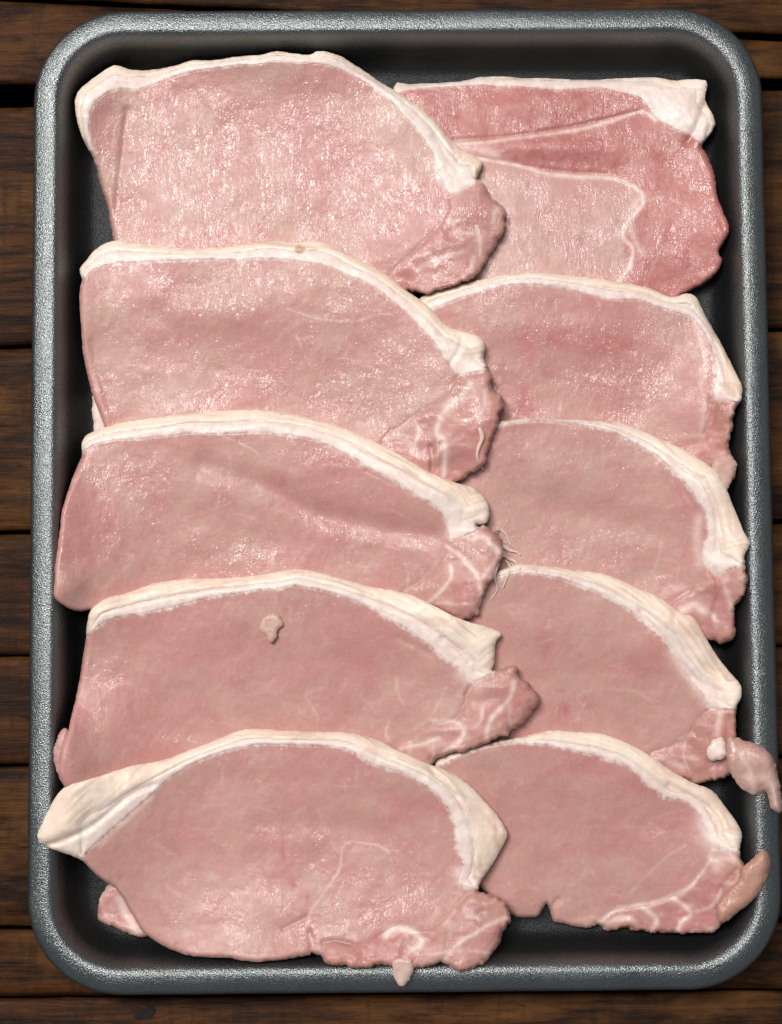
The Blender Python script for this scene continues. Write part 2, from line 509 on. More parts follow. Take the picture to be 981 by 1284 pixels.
def solid(name, dom, X, Y, top, bot, tissue, marks, parent):
    """closed solid over the grid cells where dom > 0; border vertices are moved onto the contour"""
    ny, nx = X.shape
    cen = (dom[:-1, :-1] + dom[1:, :-1] + dom[:-1, 1:] + dom[1:, 1:]) / 4
    keep = cen > 0
    if not keep.any():
        return None
    if name in ('rind', 'fat_cap'):                      # keep one connected body
        lab = np.where(keep, np.arange(keep.size).reshape(keep.shape) + 1, 0)
        while True:
            b = np.pad(lab, 1)
            new = np.where(keep, np.maximum.reduce([lab, b[:-2, 1:-1], b[2:, 1:-1], b[1:-1, :-2], b[1:-1, 2:]]), 0)
            for ax in (0, 1):                            # run along whole rows and columns at once
                for rev in (False, True):
                    q = new[::-1, ::-1] if rev else new
                    q = q.T if ax else q
                    q = q.copy()
                    for i in range(1, len(q)):
                        q[i] = np.where((q[i] > 0) & (q[i - 1] > 0), np.maximum(q[i], q[i - 1]), q[i])
                    q = q.T if ax else q
                    new = q[::-1, ::-1] if rev else q
            if (new == lab).all():
                break
            lab = new
        u, n_ = np.unique(lab[lab > 0], return_counts=True)
        keep = lab == u[np.argmax(n_)]
    idx = np.arange(ny * nx).reshape(ny, nx)
    q = np.stack([idx[:-1, :-1][keep], idx[1:, :-1][keep], idx[1:, 1:][keep], idx[:-1, 1:][keep]], 1)
    used = np.unique(q); remap = -np.ones(ny * nx, int); remap[used] = np.arange(len(used))
    q = remap[q]
    e = np.concatenate([q[:, [0, 1]], q[:, [1, 2]], q[:, [2, 3]], q[:, [3, 0]]])
    key = np.sort(e, 1); key = key[:, 0] * (len(used) + 1) + key[:, 1]
    u, inv, cnt = np.unique(key, return_inverse=True, return_counts=True)
    be = e[cnt[inv] == 1]
    bv = np.unique(be)
    dy, dx = np.gradient(dom, STEP); gl = np.maximum(np.hypot(dx, dy), .4)
    xs = X.ravel()[used].copy(); ys = Y.ravel()[used].copy()
    dd = dom.ravel()[used]; gxx = (dx / gl).ravel()[used]; gyy = (dy / gl).ravel()[used]
    mv = np.clip(dd[bv], -1.4 * STEP, 1.4 * STEP)
    xs[bv] -= gxx[bv] * mv * .95; ys[bv] -= gyy[bv] * mv * .95
    tz = top.ravel()[used]; bz = np.minimum(bot.ravel()[used], tz - .4)
    Vt = P(xs, ys, tz * UNIT); Vb = P(xs, ys, bz * UNIT)
    n = len(used)
    # wall vertices doubled so that the top keeps its own shading
    rb = -np.ones(n, int); rb[bv] = np.arange(len(bv))
    Vw = np.concatenate([Vt[bv], Vb[bv]])
    w0 = 2 * n; m = len(bv)
    a, b = rb[be[:, 0]], rb[be[:, 1]]
    wall = np.stack([w0 + a, w0 + m + a, w0 + m + b, w0 + b], 1)
    Fs = np.concatenate([q, q[:, ::-1] + n, wall[:, ::-1]])
    V = np.concatenate([Vt, Vb, Vw])
    # photo y runs down, so flip winding to face up
    ti = tissue.reshape(-1, 4)[used]; ma = marks.reshape(-1, 4)[used]
    ti = np.concatenate([ti, ti, ti[bv], ti[bv]]); ma = np.concatenate([ma, ma, ma[bv], ma[bv]])
    return link_mesh(name, V, Fs, PORK, parent, {'tissue': ti, 'marks': ma})


def wisp(name, path, rad, parent, fat=.8, brown=0.):
    """a thin limp shred of fat lying on what is below it"""
    pts = smooth_line(path, False, 5); n = len(pts)
    jj = np.clip(((pts[:, 0] - GX0) / STEP).round().astype(int), 0, NXg - 1); ii = np.clip(((pts[:, 1] - GY0) / STEP).round().astype(int), 0, NYg - 1)
    zz = H[ii, jj]
    for _ in range(4):
        zz = np.convolve(np.pad(zz, 1, mode='edge'), [.25, .5, .25], 'valid')
    zz = zz + rad * .6
    t = np.linspace(0, 1, n); r = rad * (1 - .75 * t) * (1 + .3 * vnoise(t * 9, t * 0, len(path))); r[0] *= .6
    tg = np.gradient(pts, axis=0); tg /= np.linalg.norm(tg, axis=1)[:, None]
    V = []; m = 8
    for q in range(m):
        an = 2 * np.pi * q / m
        V.append(P(pts[:, 0] - tg[:, 1] * r * math.cos(an), pts[:, 1] + tg[:, 0] * r * math.cos(an), (zz + .7 * r * math.sin(an)) * UNIT))
    V = np.stack(V, 1).reshape(-1, 3)
    F = [(i * m + q, i * m + (q + 1) % m, (i + 1) * m + (q + 1) % m, (i + 1) * m + q) for i in range(n - 1) for q in range(m)]
    ti = np.tile([fat, .3, .1, .6], (len(V), 1)); ma = np.tile([0, 0, brown, 1.], (len(V), 1))
    return link_mesh(name, V, F, PORK, parent, {'tissue': ti, 'marks': ma})


CHOP_GROUP = 'pork chops laid in two columns on the tray'


def lay_patch(name, pts, T, parent, fat=0., cream=0., red=0., brown=0., wet=.5, r=7., lift=0., lines=(), flat=False, bulge=0.):
    """a small flap or scrap resting on what lies below it now"""
    global H
    O = smooth_line(pts, True, 4)
    m = 14
    i0 = int((O[:, 1].min() - m - GY0) / STEP); i1 = int((O[:, 1].max() + m - GY0) / STEP)
    j0 = int((O[:, 0].min() - m - GX0) / STEP); j1 = int((O[:, 0].max() + m - GX0) / STEP)
    # finer grid of its own
    s = 2
    sl = (slice(i0, i1), slice(j0, j1))
    X, Y = GX[sl], GY[sl]
    dO = sdf(O, X, Y) + 1.6 * fbm(X / 6, Y / 6, 21 + len(name), 3)
    M = dO > 0
    Hs = H[sl]
    U = drape(M, Hs) if not flat else blur(Hs, 3)
    h = T * (.2 + .8 * edge(dO, r)) * (.85 + .3 * fbm(X / 24, Y / 24, 33, 1)) + (.5 * fbm(X / 7, Y / 7, 31) + 1.8 * fbm(X / 30, Y / 22, 32, 1)) * np.clip(dO / 4, 0, 1) + bulge * edge(dO, 18) + lift
    top = U + h
    ti = np.zeros(X.shape + (4,)); ma = np.zeros(X.shape + (4,))
    nn = fbm(X / 11, Y / 11, 51)
    ti[..., 0] = np.clip(fat + nn * .35 * (0 < fat < 1), 0, 1); ti[..., 1] = cream; ti[..., 2] = np.clip(red + .2 * nn, 0, 1) if red else 0
    ti[..., 3] = wet; ma[..., 2] = np.clip(brown + nn * .3 * brown, 0, 1)
    for L, w, st in lines:
        d = dist_line(smooth_line(L, False, 4), X, Y)
        v = st * np.exp(-(d / w) ** 2); ma[..., 0] = np.maximum(ma[..., 0], v); top = top - 0.8 * v
    o = solid(name, dO, X, Y, top, U - 1.0, ti, ma, parent)
    H[sl] = np.where(M, np.maximum(H[sl], top), H[sl])
    return o


def lay_chop(label, O, F, close, tail=None, T=30., red=0.08, wet=.35, lines=(), creases=(), spots=(), browns_and_shade=(), redpoly=(), palepoly=(),
             seed=1, teeth=2.0, cream_at=.45, under=(), over=(), tear=1.0, fatlift=0., tailbulge=4.0, tailred=.38, glints=(), bumps=(), wisps=(), milky=()):
    global H
    O = smooth_line(O, True, 3)
    c = P(O[:, 0].mean(), O[:, 1].mean(), .004)
    root = thing('pork_chop', label, 'pork chop', tuple(c), CHOP_GROUP)
    for u in under:
        lay_patch(parent=root, **u)
    m = 22
    i0 = max(int((O[:, 1].min() - m - GY0) / STEP), 0); i1 = min(int((O[:, 1].max() + m - GY0) / STEP), NYg)
    j0 = max(int((O[:, 0].min() - m - GX0) / STEP), 0); j1 = min(int((O[:, 0].max() + m - GX0) / STEP), NXg)
    sl = (slice(i0, i1), slice(j0, j1)); X, Y = GX[sl], GY[sl]
    rag = fbm(X / 5.5, Y / 5.5, seed, 3)
    dO = sdf(O, X, Y)
    Fl = smooth_line(F, False, 4); poly = np.concatenate([Fl, np.array(close, float)])
    dF = sdf(poly, X, Y) + .9 * fbm(X / 9, Y / 9, seed + 2)
    lineF = np.abs(dF)
    if tail is not None:
        tp = np.array(tail, float); dT = np.minimum(sdf(smooth_line(tp, True, 2), X, Y) + 1.2 * fbm(X / 10, Y / 10, seed + 5), -dF)
    else:
        dT = np.full(X.shape, -99.)
    dO = dO + 1.3 * fbm(X / 45, Y / 45, seed + 17) + tear * (rag * (.5 + 1.0 * (dT > -15) * (dF < 5)) + (4.2 * fbm(X / 15, Y / 15, seed + 1, 3)) * (dT > -12) * (dF < 5))
    # --- bottom and thickness
    M = dO > 0
    U = drape(M, H[sl])
    w = np.clip(np.where(dF > 0, lineF + dO, 0), 0, 60)
    r = blur(np.where(dF > -4, np.clip(w * 1.02, 5.5, 60), 5.5), 4) * (1 + .55 * fbm(X / 40, Y / 40, seed + 12, 2))
    prof = .30 + .70 * edge(dO, r)
    und = 2.6 * fbm(X / 80, Y / 64, seed + 7, 2) + .75 * fbm(X / 24, Y / 24, seed + 9, 2) + .28 * fbm(X / 7, Y / 9, seed + 10, 2)
    T = T * .78
    prof = prof * (1 - .28 * (1 - sstep(dO + 12 * fbm(X / 60, Y / 60, seed + 8), 0, 80)) * sstep(-dF, -10, 110))
    h = T * prof + und * np.clip(dO / 12, 0, 1)
    cf = np.clip(lineF / np.maximum(lineF + dO, 1), 0, 1)          # 0 at the lean, 1 at the rind
    infat = sstep(dF, -1, 3)
    groove = np.exp(-((cf - cream_at - .06 * fbm(X / 30, Y / 30, seed + 4)) / .07) ** 2)
    strand = fbm(X / 34, lineF / 3.2, seed + 13, 3)
    h = h + infat * (.5 * fatlift + .5 * edge(dF, 6) - 1.7 * groove * np.clip(w / 14, 0, 1) + 1.0 * strand * cf + .6 * fbm(X / 8, Y / 8, seed + 6))
    if tail is not None:
        intail = sstep(dT, -1, 3)
        h = h + intail * (.6 * tailbulge * edge(dT, 22) * np.clip(dO / 12, 0, 1) + 1.6 * fbm(X / 20, Y / 15, seed + 15, 2)
                          + 4.5 * (.45 - np.abs(fbm(X / 52, Y / 42, seed + 16, 1))) * np.clip(dO / 9, 0, 1)) - 1.0 * np.exp(-(dT / 3.2) ** 2)
    tissue = np.zeros(X.shape + (4,)); marks = np.zeros(X.shape + (4,))
    for (x, y, rx, ry, amp) in bumps:
        h = h + amp * np.exp(-((X - x) / rx) ** 2 - ((Y - y) / ry) ** 2)
    crease_v = np.zeros(X.shape)
    for L, wd, dep in creases:
        d = dist_line(smooth_line(L, False, 4), X, Y) + .6 * fbm(X / 5, Y / 5, seed + 3)
        h = h - dep * np.exp(-(d / wd) ** 2)
    top = U + h
    # --- tissue colours (what the meat itself is, plus shade painted by a few brown marks)
    jag = 1.25 * teeth * fbm(X / 3.6, Y / 3.6, seed + 20, 2) + 2.0 * fbm(X / 10, Y / 10, seed + 22)
    tissue[..., 0] = sstep(dF + jag, -3.2, 3.4)
    cr = sstep(cf + .10 * fbm(X / 26, Y / 12, seed + 24), cream_at - .22, cream_at + .25)
    tissue[..., 1] = cr * (w > 6)
    nz = fbm(X / 38, Y / 30, seed + 26)
    rd = red + .10 * nz
    if tail is not None:
        rd = rd + (.62 * tailred + .2 * fbm(X / 12, Y / 12, seed + 27)) * sstep(dT, -2, 3)
    tissue_strand = np.clip(fbm(X / 40, lineF / 2.6, seed + 50, 2), 0, 1)
    for pl, amt in redpoly:
        rd = rd + amt * sstep(sdf(smooth_line(pl, True, 3), X, Y) + 3 * fbm(X / 10, Y / 10, seed + 28), -3, 4)
    for pl, amt, soft in palepoly:
        rd = rd - amt * sstep(sdf(smooth_line(pl, True, 3), X, Y), -soft, soft)
    tissue[..., 2] = np.clip(rd, 0, 1)
    for pl, amt in milky:
        tissue[..., 0] = np.maximum(tissue[..., 0], amt * (.8 + .5 * fbm(X / 16, Y / 16, seed + 60)) * sstep(sdf(smooth_line(pl, True, 3), X, Y) + 3 * fbm(X / 10, Y / 10, seed + 61), -4, 6))
    wt = wet + .25 * nz
    for (x, y, rx, ry, amp) in glints:
        wt = wt + amp * np.exp(-((X - x) / rx) ** 2 - ((Y - y) / ry) ** 2)
    tissue[..., 3] = np.clip(wt, 0, 1)
    lnv = np.zeros(X.shape)
    for L, wd, st in lines:
        d = dist_line(smooth_line(L, False, 4), X, Y) + 1.0 * fbm(X / 6, Y / 6, seed + 30) + .5
        v = min(1.15 * st, 1) * np.exp(-(np.maximum(d, 0) / (1.12 * wd)) ** 2) * (.8 + .4 * fbm(X / 12, Y / 12, seed + 32))
        lnv = np.maximum(lnv, v)
    if tail is not None:
        sn = np.abs(fbm(X / 46, Y / 38, seed + 40, 1)); gr = np.hypot(*np.gradient(fbm(X / 46, Y / 38, seed + 40, 1), STEP)) + .004
        sv = np.exp(-(sn / gr / 2.6) ** 2) * .44 * sstep(dT, 2, 8) * sstep(fbm(X / 14, Y / 14, seed + 41), -.35, .35)
        lnv = np.maximum(lnv, sv)
        vf = np.abs(fbm(X / 70, Y / 55, seed + 44, 3)); gv = np.hypot(*np.gradient(fbm(X / 70, Y / 55, seed + 44, 3), STEP)) + .003
        lnv = np.maximum(lnv, np.exp(-(vf / gv / 1.6) ** 2) * .15 * sstep(fbm(X / 30, Y / 30, seed + 45), .0, .5) * (dF < -6))
    marks[..., 0] = np.clip(lnv, 0, 1); top = top + .3 * lnv * (lnv > .3)
    sp = np.zeros(X.shape)
    for (x, y, rx, ry, amp) in spots:
        jx = 3 * fbm(X / 9, Y / 9, seed + 33)
        sp = np.maximum(sp, amp * np.exp(-((X - x + jx) / rx) ** 2 - ((Y - y + jx) / ry) ** 2))
    bw = np.zeros(X.shape)
    for (x, y, rx, ry, amp) in browns_and_shade:
        jx = 3 * fbm(X / 9, Y / 9, seed + 34)
        bw = np.maximum(bw, amp * sstep(1.15 - np.hypot((X - x + jx) / rx, (Y - y + jx) / ry), 0, .5))
    bw = np.maximum(bw, .55 * tissue_strand * cr * infat)
    if tail is not None:
        bw = np.maximum(bw, (.42 + .3 * fbm(X / 14, Y / 14, seed + 46)) * np.exp(-np.maximum(dO, 0) / 5) * sstep(dT, 0, 4))
    marks[..., 1] = np.clip(sp, 0, 1); marks[..., 2] = np.clip(bw, 0, 1)
    marks[..., 3] = 1
    # --- the three bodies: lean runs a little under the fat and the tail muscle
    out = np.maximum(np.maximum(dF, dT), 0)
    dom_lean = np.minimum(dO, np.minimum(7 - dF, 7 - dT))
    solid('lean', dom_lean, X, Y, top - .9 * np.minimum(out, 7) * (out > 0), U, tissue, marks, root)
    dR = (cf - cream_at + .05 * fbm(X / 26, Y / 12, seed + 24)) * np.clip(w, 1, 60) + np.where(w < 5, -4., 0.)
    over_r = np.clip(dR, 0, 5)
    fc = solid('fat_cap', np.minimum(np.minimum(dO, dF), 5 - dR), X, Y, top - .9 * over_r, U - .3, tissue, marks, root)
    solid('rind', np.minimum(np.minimum(dO, dF), dR), X, Y, top + .25 * edge(dR, 4), U - .4, tissue, marks, fc)
    if tail is not None:
        solid('tail_muscle', np.minimum(dO, dT), X, Y, top, U - .2, tissue, marks, root)
    H[sl] = np.where(M, np.maximum(H[sl], top), H[sl])
    for u in over:
        lay_patch(parent=root, **u)
    for wpath, wr in wisps:
        wisp('fat_shred', wpath, wr, root, .75, .12)
    return root


# ------------------------------------------------------------------ the ten chops: right column first, the left column lies over it
# R1
lay_chop('deep red two-tone pork chop with a square white fat corner, top of the right column',
    O=[(494,110),(514,106),(560,103),(587,100),(604,96),(634,96),(654,98),(687,98),(734,100),(787,98),(821,97),(847,101),(885,101),(884,124),
       (897,155),(881,182),(887,193),(896,217),(901,247),(909,270),(915,290),(901,315),(906,326),(899,341),(884,354),(867,364),(851,374),
       (830,410),(760,420),(640,420),(560,400),(520,300),(490,180)],
    F=[(480,122),(507,115),(540,110),(594,107),(634,108),(654,108),(697,112),(754,110),(784,117),(804,122),(816,137),(827,150),(847,162),(867,170),(884,184)],
    close=[(960,190),(960,40),(480,40)], T=27, red=.08, wet=.62, seed=11, teeth=1.2, cream_at=.8,
    redpoly=[([(480,110),(594,105),(697,110),(790,117),(812,138),(850,160),(900,190),(935,290),(900,420),(800,420),(790,350),(783,300),(800,262),(806,246),(794,232),(770,223),(721,220),(654,210),(600,192),(560,195),(480,180)],.72)],
    lines=[([(570,181),(610,178),(647,173),(687,168),(721,163),(754,155),(784,146),(807,140),(822,150)],2.6,.8),
           ([(586,196),(637,204),(684,217),(721,221),(754,222),(777,225),(794,233),(808,247),(801,263),(786,280),(782,297),(794,312),(790,334),(777,352)],3.2,.9),
           ([(806,246),(790,268),(795,295),(803,315)],5,.55),([(575,183),(605,190),(622,196)],8,.55),([(809,250),(830,248)],2,.4)],
    creases=[([(570,176),(647,170),(700,162),(754,151),(800,140)],3,2.0),([(600,198),(684,213),(760,219)],4,2.2),([(590,200),(700,208),(780,215)],16,3),
             ([(862,178),(874,160),(885,130)],5,5)],
    spots=[(570,145,6,4,.7),(627,122,5,5,.35),(830,300,25,12,.25)],
    milky=[([(600,205),(654,214),(721,223),(770,226),(792,236),(803,250),(786,272),(780,298),(790,320),(775,352),(760,400),(560,400),(560,260)],.14)],
    bumps=[(640,135,70,22,4),(690,185,80,14,5),(855,130,26,26,4)])
# R2
lay_chop('pork chop with rosy bruised streaks just below the deep red chop',
    O=[(505,392),(524,376),(540,366),(577,356),(610,348),(637,344),(654,344),(677,342),(721,346),(761,351),(814,361),(841,373),(861,368),(874,374),
       (884,394),(901,424),(921,464),(931,486),(929,501),(921,514),(917,541),(914,561),(924,581),(922,595),(909,616),(893,600),(880,612),
       (840,615),(700,600),(600,580),(530,530),(500,450)],
    F=[(500,402),(544,386),(577,374),(620,361),(654,356),(687,358),(721,364),(754,374),(781,376),(804,376),(827,384),(854,393),(871,401),(887,421),(896,448),(897,471),(894,488),(897,504),(925,503)],
    close=[(985,503),(985,300),(490,300),(480,400)],
    tail=[(890,500),(884,548),(866,555),(845,565),(850,640),(960,640),(960,503),(925,506)], T=27, red=.12, wet=.45, seed=23, cream_at=.5, tailred=.30,
    spots=[(700,425,18,14,.35),(770,430,40,14,.42),(655,500,10,18,.45),(690,470,12,10,.25),(660,430,14,22,.25),(740,380,50,12,.2),(800,470,60,30,.12)],
    browns_and_shade=[(905,530,12,40,.45),(915,488,16,10,.35)],  # first mark paints the reddish-brown shade on the tail's side
    lines=[([(872,404),(884,440),(880,480),(884,515),(880,545)],4,.45),([(884,390),(893,410),(898,430)],4,.4)],
    creases=[([(760,360),(800,366),(840,378),(866,384)],2.5,2.5),([(883,545),(892,530),(896,508)],4,4),([(895,430),(908,462),(913,480)],3,2.5)],
    glints=[(770,470,60,28,.7),(690,410,60,20,.2),(850,400,40,20,.6)],
    over=[dict(name='trim_flap', pts=[(897,577),(915,571),(924,582),(921,595),(909,617),(893,600)], T=8, fat=.45, cream=.8, red=.2, brown=.35, wet=.7)])
# R3
lay_chop('smooth pale pork chop in the middle of the right column, broad fat down its right',
    O=[(560,545),(600,532),(629,528),(654,525),(704,525),(751,528),(781,531),(807,541),(837,554),(867,569),(894,588),(911,614),(921,638),(932,665),
       (940,682),(933,697),(937,722),(932,745),(921,769),(922,789),(921,802),(904,809),(891,805),(870,830),(800,830),(700,810),(620,790),(555,730),(540,620)],
    F=[(540,552),(600,540),(654,529),(704,529),(741,534),(771,543),(797,556),(821,569),(841,588),(861,608),(874,628),(884,645),(887,669),(881,689),(887,712),(901,722),(910,716),(935,708)],
    close=[(1000,708),(1000,480),(530,480)],
    tail=[(890,708),(864,742),(830,762),(800,800),(840,850),(960,850),(960,708),(920,712)], T=27, red=.07, wet=.3, seed=37, cream_at=.42, tailred=.28, fatlift=1,
    lines=[([(864,742),(850,752),(835,757)],2,.4),([(856,766),(870,760),(882,768)],6,.95),([(905,725),(912,745),(918,765)],4,.5),([(876,648),(874,680),(878,705)],6,.5),
           ([(830,680),(826,700),(818,720)],1.5,.3)],
    creases=[([(700,640),(760,655),(830,668)],18,2.5),([(884,600),(898,640),(900,690)],4,3),([(896,715),(902,740),(895,770)],4,3)],
    spots=[(800,600,26,16,.15),(790,640,70,12,.12),(898,735,8,14,.3)],
    browns_and_shade=[(906,797,14,10,.35)], glints=[(760,695,60,12,.5),(650,620,60,60,.2)])
# R4
lay_chop('pork chop with a dangling tail strip hanging over the right rim of the tray',
    O=[(575,745),(610,722),(640,711),(654,707),(687,710),(721,715),(754,719),(777,727),(804,740),(831,752),(851,767),(871,775),(884,799),(901,825),(917,845),(929,859),
       (930,875),(922,892),(925,912),(921,935),(917,970),(887,980),(871,983),(850,975),(830,990),(740,990),(640,970),(560,930),(540,840)],
    F=[(560,745),(610,731),(654,719),(687,722),(721,732),(754,745),(784,762),(804,779),(827,799),(844,819),(861,845),(881,872),(894,889),(935,889)],
    close=[(1000,889),(1000,640),(550,640)],
    tail=[(897,885),(872,905),(864,922),(840,935),(805,955),(830,1010),(960,1010),(960,889),(925,892)], T=27, red=.10, wet=.25, seed=41, cream_at=.38, tailred=.40, fatlift=1, teeth=3.2,
    lines=[([(867,919),(845,932),(818,946)],2.2,.4),([(840,955),(856,962)],5,.55),([(860,930),(858,950),(866,970)],1.6,.5),([(905,880),(903,900),(899,920)],4,.6),
           ([(846,818),(860,842),(874,862),(886,876)],8,.6),([(735,880),(722,905)],1.4,.3),([(745,850),(738,872)],1.2,.25)],
    creases=[([(804,768),(840,812),(870,850),(905,868)],4,3),([(846,768),(850,790),(870,825),(900,845)],5,3),([(720,810),(760,825),(820,850)],20,2.5),([(914,900),(912,930),(905,960)],4,3)],
    spots=[(709,890,5,9,.55),(704,866,6,3,.4),(860,780,18,24,.12),(760,830,50,16,.10)],
    glints=[(880,930,20,30,.6)],
    over=[dict(name='fat_blob', pts=[(893,930),(906,925),(912,938),(914,946),(905,952),(892,953),(887,944)], T=9, fat=1, cream=.15, wet=.5),
          dict(name='tail_strip', pts=[(912,946),(914,924),(932,928),(942,930),(958,938),(970,950),(974,963),(979,988),(981,1018),(967,1014),(962,993),(947,997),(931,989),(920,976),(913,962)], T=17, fat=.22, cream=.3, red=.12, brown=.10, wet=.8, r=14, bulge=4,
               lines=[([(925,940),(940,965),(945,990)],3,.4)])])
# R5
lay_chop('marbled pork chop with a curled brown tip, lowest of the right column',
    O=[(545,958),(553,946),(594,935),(654,924),(687,917),(721,918),(754,920),(787,932),(821,952),(841,966),(867,981),(894,991),(911,1013),(927,1036),(931,1050),(927,1070),
       (931,1088),(930,1130),(904,1163),(884,1172),(834,1171),(787,1166),(757,1166),(749,1159),(735,1161),(721,1162),(704,1158),(694,1156),(690,1144),(686,1134),(681,1141),(675,1150),(661,1151),
       (640,1146),(600,1110),(560,1060),(540,1000)],
    F=[(535,968),(547,962),(594,942),(617,935),(654,932),(687,935),(721,942),(754,950),(787,962),(814,986),(834,1000),(861,1006),(874,1016),(884,1036),(891,1058),(907,1066),(940,1074)],
    close=[(1000,1074),(1000,860),(530,860)],
    tail=[(893,1062),(878,1095),(860,1115),(840,1126),(810,1134),(775,1140),(752,1156),(740,1200),(960,1200),(960,1070),(925,1072)], T=26, red=.09, wet=.25, seed=53, cream_at=.35, tailred=.42, tailbulge=2, teeth=2.6,
    lines=[([(751,1158),(774,1140),(814,1133),(844,1123),(867,1110),(894,1076)],3,.75),([(807,1138),(824,1153),(817,1168)],3.5,.75),([(845,1126),(867,1145),(855,1156),(851,1168)],3.5,.85),
           ([(867,1145),(894,1136),(904,1116)],2.6,.65),([(756,1162),(780,1150),(796,1156)],4,.65),([(880,1015),(884,1040),(893,1066),(900,1085)],9,.6),([(895,1075),(925,1078)],6,.6),
           ([(728,1103),(735,1090)],1.4,.3),([(867,1110),(850,1130)],2,.3),([(790,1120),(830,1080),(860,1060)],1.6,.3)],
    creases=[([(840,985),(870,1000),(895,1020),(905,1040)],4,4),([(690,1140),(700,1128)],3,3),([(925,1090),(905,1115),(900,1140)],4,3)],
    spots=[(740,960,50,10,.12),(810,985,26,10,.15)], glints=[(860,1080,40,30,.3),(690,1145,20,12,.4)],
    over=[dict(name='curled_tip', pts=[(931,1090),(944,1076),(957,1066),(966,1076),(964,1096),(951,1122),(927,1143),(906,1158),(898,1140),(912,1118),(926,1105)], T=13, fat=.15, cream=.8, red=.2, brown=.62, wet=.7, r=12, bulge=3)])
# L1
lay_chop('big pale pork chop with a shiny crinkled face, top of the left column',
    O=[(143,81),(117,97),(98,115),(94,133),(97,153),(107,180),(118,200),(125,230),(135,260),(140,287),(145,320),(165,375),(250,400),(400,405),(480,398),(505,370),(517,367),(534,367),(560,361),(584,353),(604,338),(615,321),
       (628,298),(634,275),(631,260),(620,250),(604,230),(598,226),(603,212),(605,202),(587,192),(567,177),(544,150),(517,128),(494,112),(474,100),(444,80),(424,69),(400,64),(389,69),(367,67),(347,64),(327,69),(297,71),(267,75),(240,76),(217,83),(190,87),(163,86)],
    F=[(122,205),(116,187),(112,160),(114,138),(125,122),(143,112),(167,112),(187,107),(213,98),(240,90),(267,86),(300,82),(327,80),(340,77),(377,78),(414,83),(440,93),(467,108),(487,123),(510,147),(530,170),(544,193),(549,213),(557,227),(564,242),(580,237),(594,230),(612,226)],
    close=[(700,226),(700,10),(40,10),(40,205)],
    tail=[(594,228),(580,236),(564,242),(562,262),(552,282),(530,305),(505,330),(480,360),(480,440),(700,440),(700,226),(612,224)], T=30, red=.04, wet=.72, seed=61, cream_at=.62, tailred=.25, teeth=1.5,
    lines=[([(494,340),(517,324),(540,317)],2,.5),([(524,339),(532,332),(560,321),(580,316)],3,.65),([(594,322),(590,338),(580,346)],2.6,.5),([(578,274),(569,283),(572,295),(580,300)],2.2,.55),([(598,284),(603,300),(602,320)],2.4,.55),
           ([(560,243),(556,270),(548,285)],2,.35),([(548,200),(556,225),(568,238)],9,.6)],
    creases=[([(160,138),(155,175),(151,215),(146,262)],4.5,2.6),([(240,110),(262,140),(275,165)],4,.8),([(545,170),(560,195),(575,215)],4,2)],
    palepoly=[([(110,130),(160,130),(148,260),(130,280)],.2,6)],
    redpoly=[([(590,250),(640,250),(640,330),(560,370),(540,340),(600,320)],.12)],
    browns_and_shade=[(598,220,4.5,11,.6),(632,275,6,25,.35)], spots=[(575,300,10,12,.2)],  # brown cut face with its shade; shaded right side of the tail painted brown
    bumps=[(585,265,25,18,5),(120,120,25,20,3)], glints=[(300,190,160,90,.3)])
# L2
lay_chop('glistening pork chop with a small tan spot on its fat edge',
    O=[(100,337),(110,324),(115,316),(130,305),(147,301),(163,305),(197,308),(233,312),(267,311),(300,307),(327,303),(347,302),(367,304),(394,302),(414,308),(437,320),(460,331),(487,346),(510,364),(537,384),(560,408),(580,416),(599,421),(609,433),(607,449),(614,464),
       (619,488),(630,503),(625,521),(624,534),(614,561),(606,586),(590,594),(574,601),(560,612),(500,620),(350,610),(200,600),(140,570),(132,538),(117,500),(110,471),(104,438),(101,398),(100,364),(103,351)],
    F=[(98,356),(104,351),(117,338),(143,329),(180,328),(213,327),(253,325),(300,325),(327,323),(360,326),(404,331),(434,343),(467,359),(494,378),(517,401),(537,421),(550,438),(564,458),(574,469),(594,468),(618,462)],
    close=[(700,462),(700,250),(50,250),(50,356)],
    tail=[(578,466),(565,486),(554,501),(535,513),(520,521),(500,536),(480,551),(470,640),(700,640),(700,462),(620,465),(597,469)], T=29, red=.08, wet=.55, seed=71, cream_at=.55, tailred=.30,
    lines=[([(590,481),(583,493),(574,501),(560,512),(551,528),(547,543),(557,552),(558,575),(557,596)],4,.8),([(520,528),(526,541),(521,556),(517,570)],3,.75),([(480,551),(500,545),(517,549)],2,.5),([(520,521),(497,540),(480,551)],1.8,.5),
           ([(609,490),(607,512),(600,528)],4,.5),([(360,387),(393,398),(420,402),(447,403),(470,395),(490,394)],1.5,.45),([(372,420),(380,440),(387,455)],1.3,.3),([(405,455),(407,440)],1.3,.3),([(430,450),(437,441)],1.3,.3),
           ([(255,325),(275,345),(290,380),(300,400)],1.4,.3),([(590,440),(580,455)],8,.5)],
    creases=[([(540,560),(543,575),(542,590)],3.5,6),([(116,430),(125,470),(138,510)],5,1.6),([(565,455),(575,440),(580,425)],3,2),([(548,552),(549,580)],4,-3)],
    browns_and_shade=[(377,313,8,6,.8),(612,552,10,30,.35)], spots=[(430,380,60,20,.15)],
    glints=[(240,380,70,35,.45),(440,480,70,28,.5),(500,500,40,30,.5),(560,500,30,30,.3)], bumps=[(595,435,18,14,3)],
    under=[dict(name='trim_flap', pts=[(116,497),(126,505),(136,534),(135,560),(120,548),(117,530)], T=9, fat=.9, cream=.1, wet=.3)],
    wisps=[([(601,536),(605,548),(600,562),(599,574),(606,589)],3.2)])
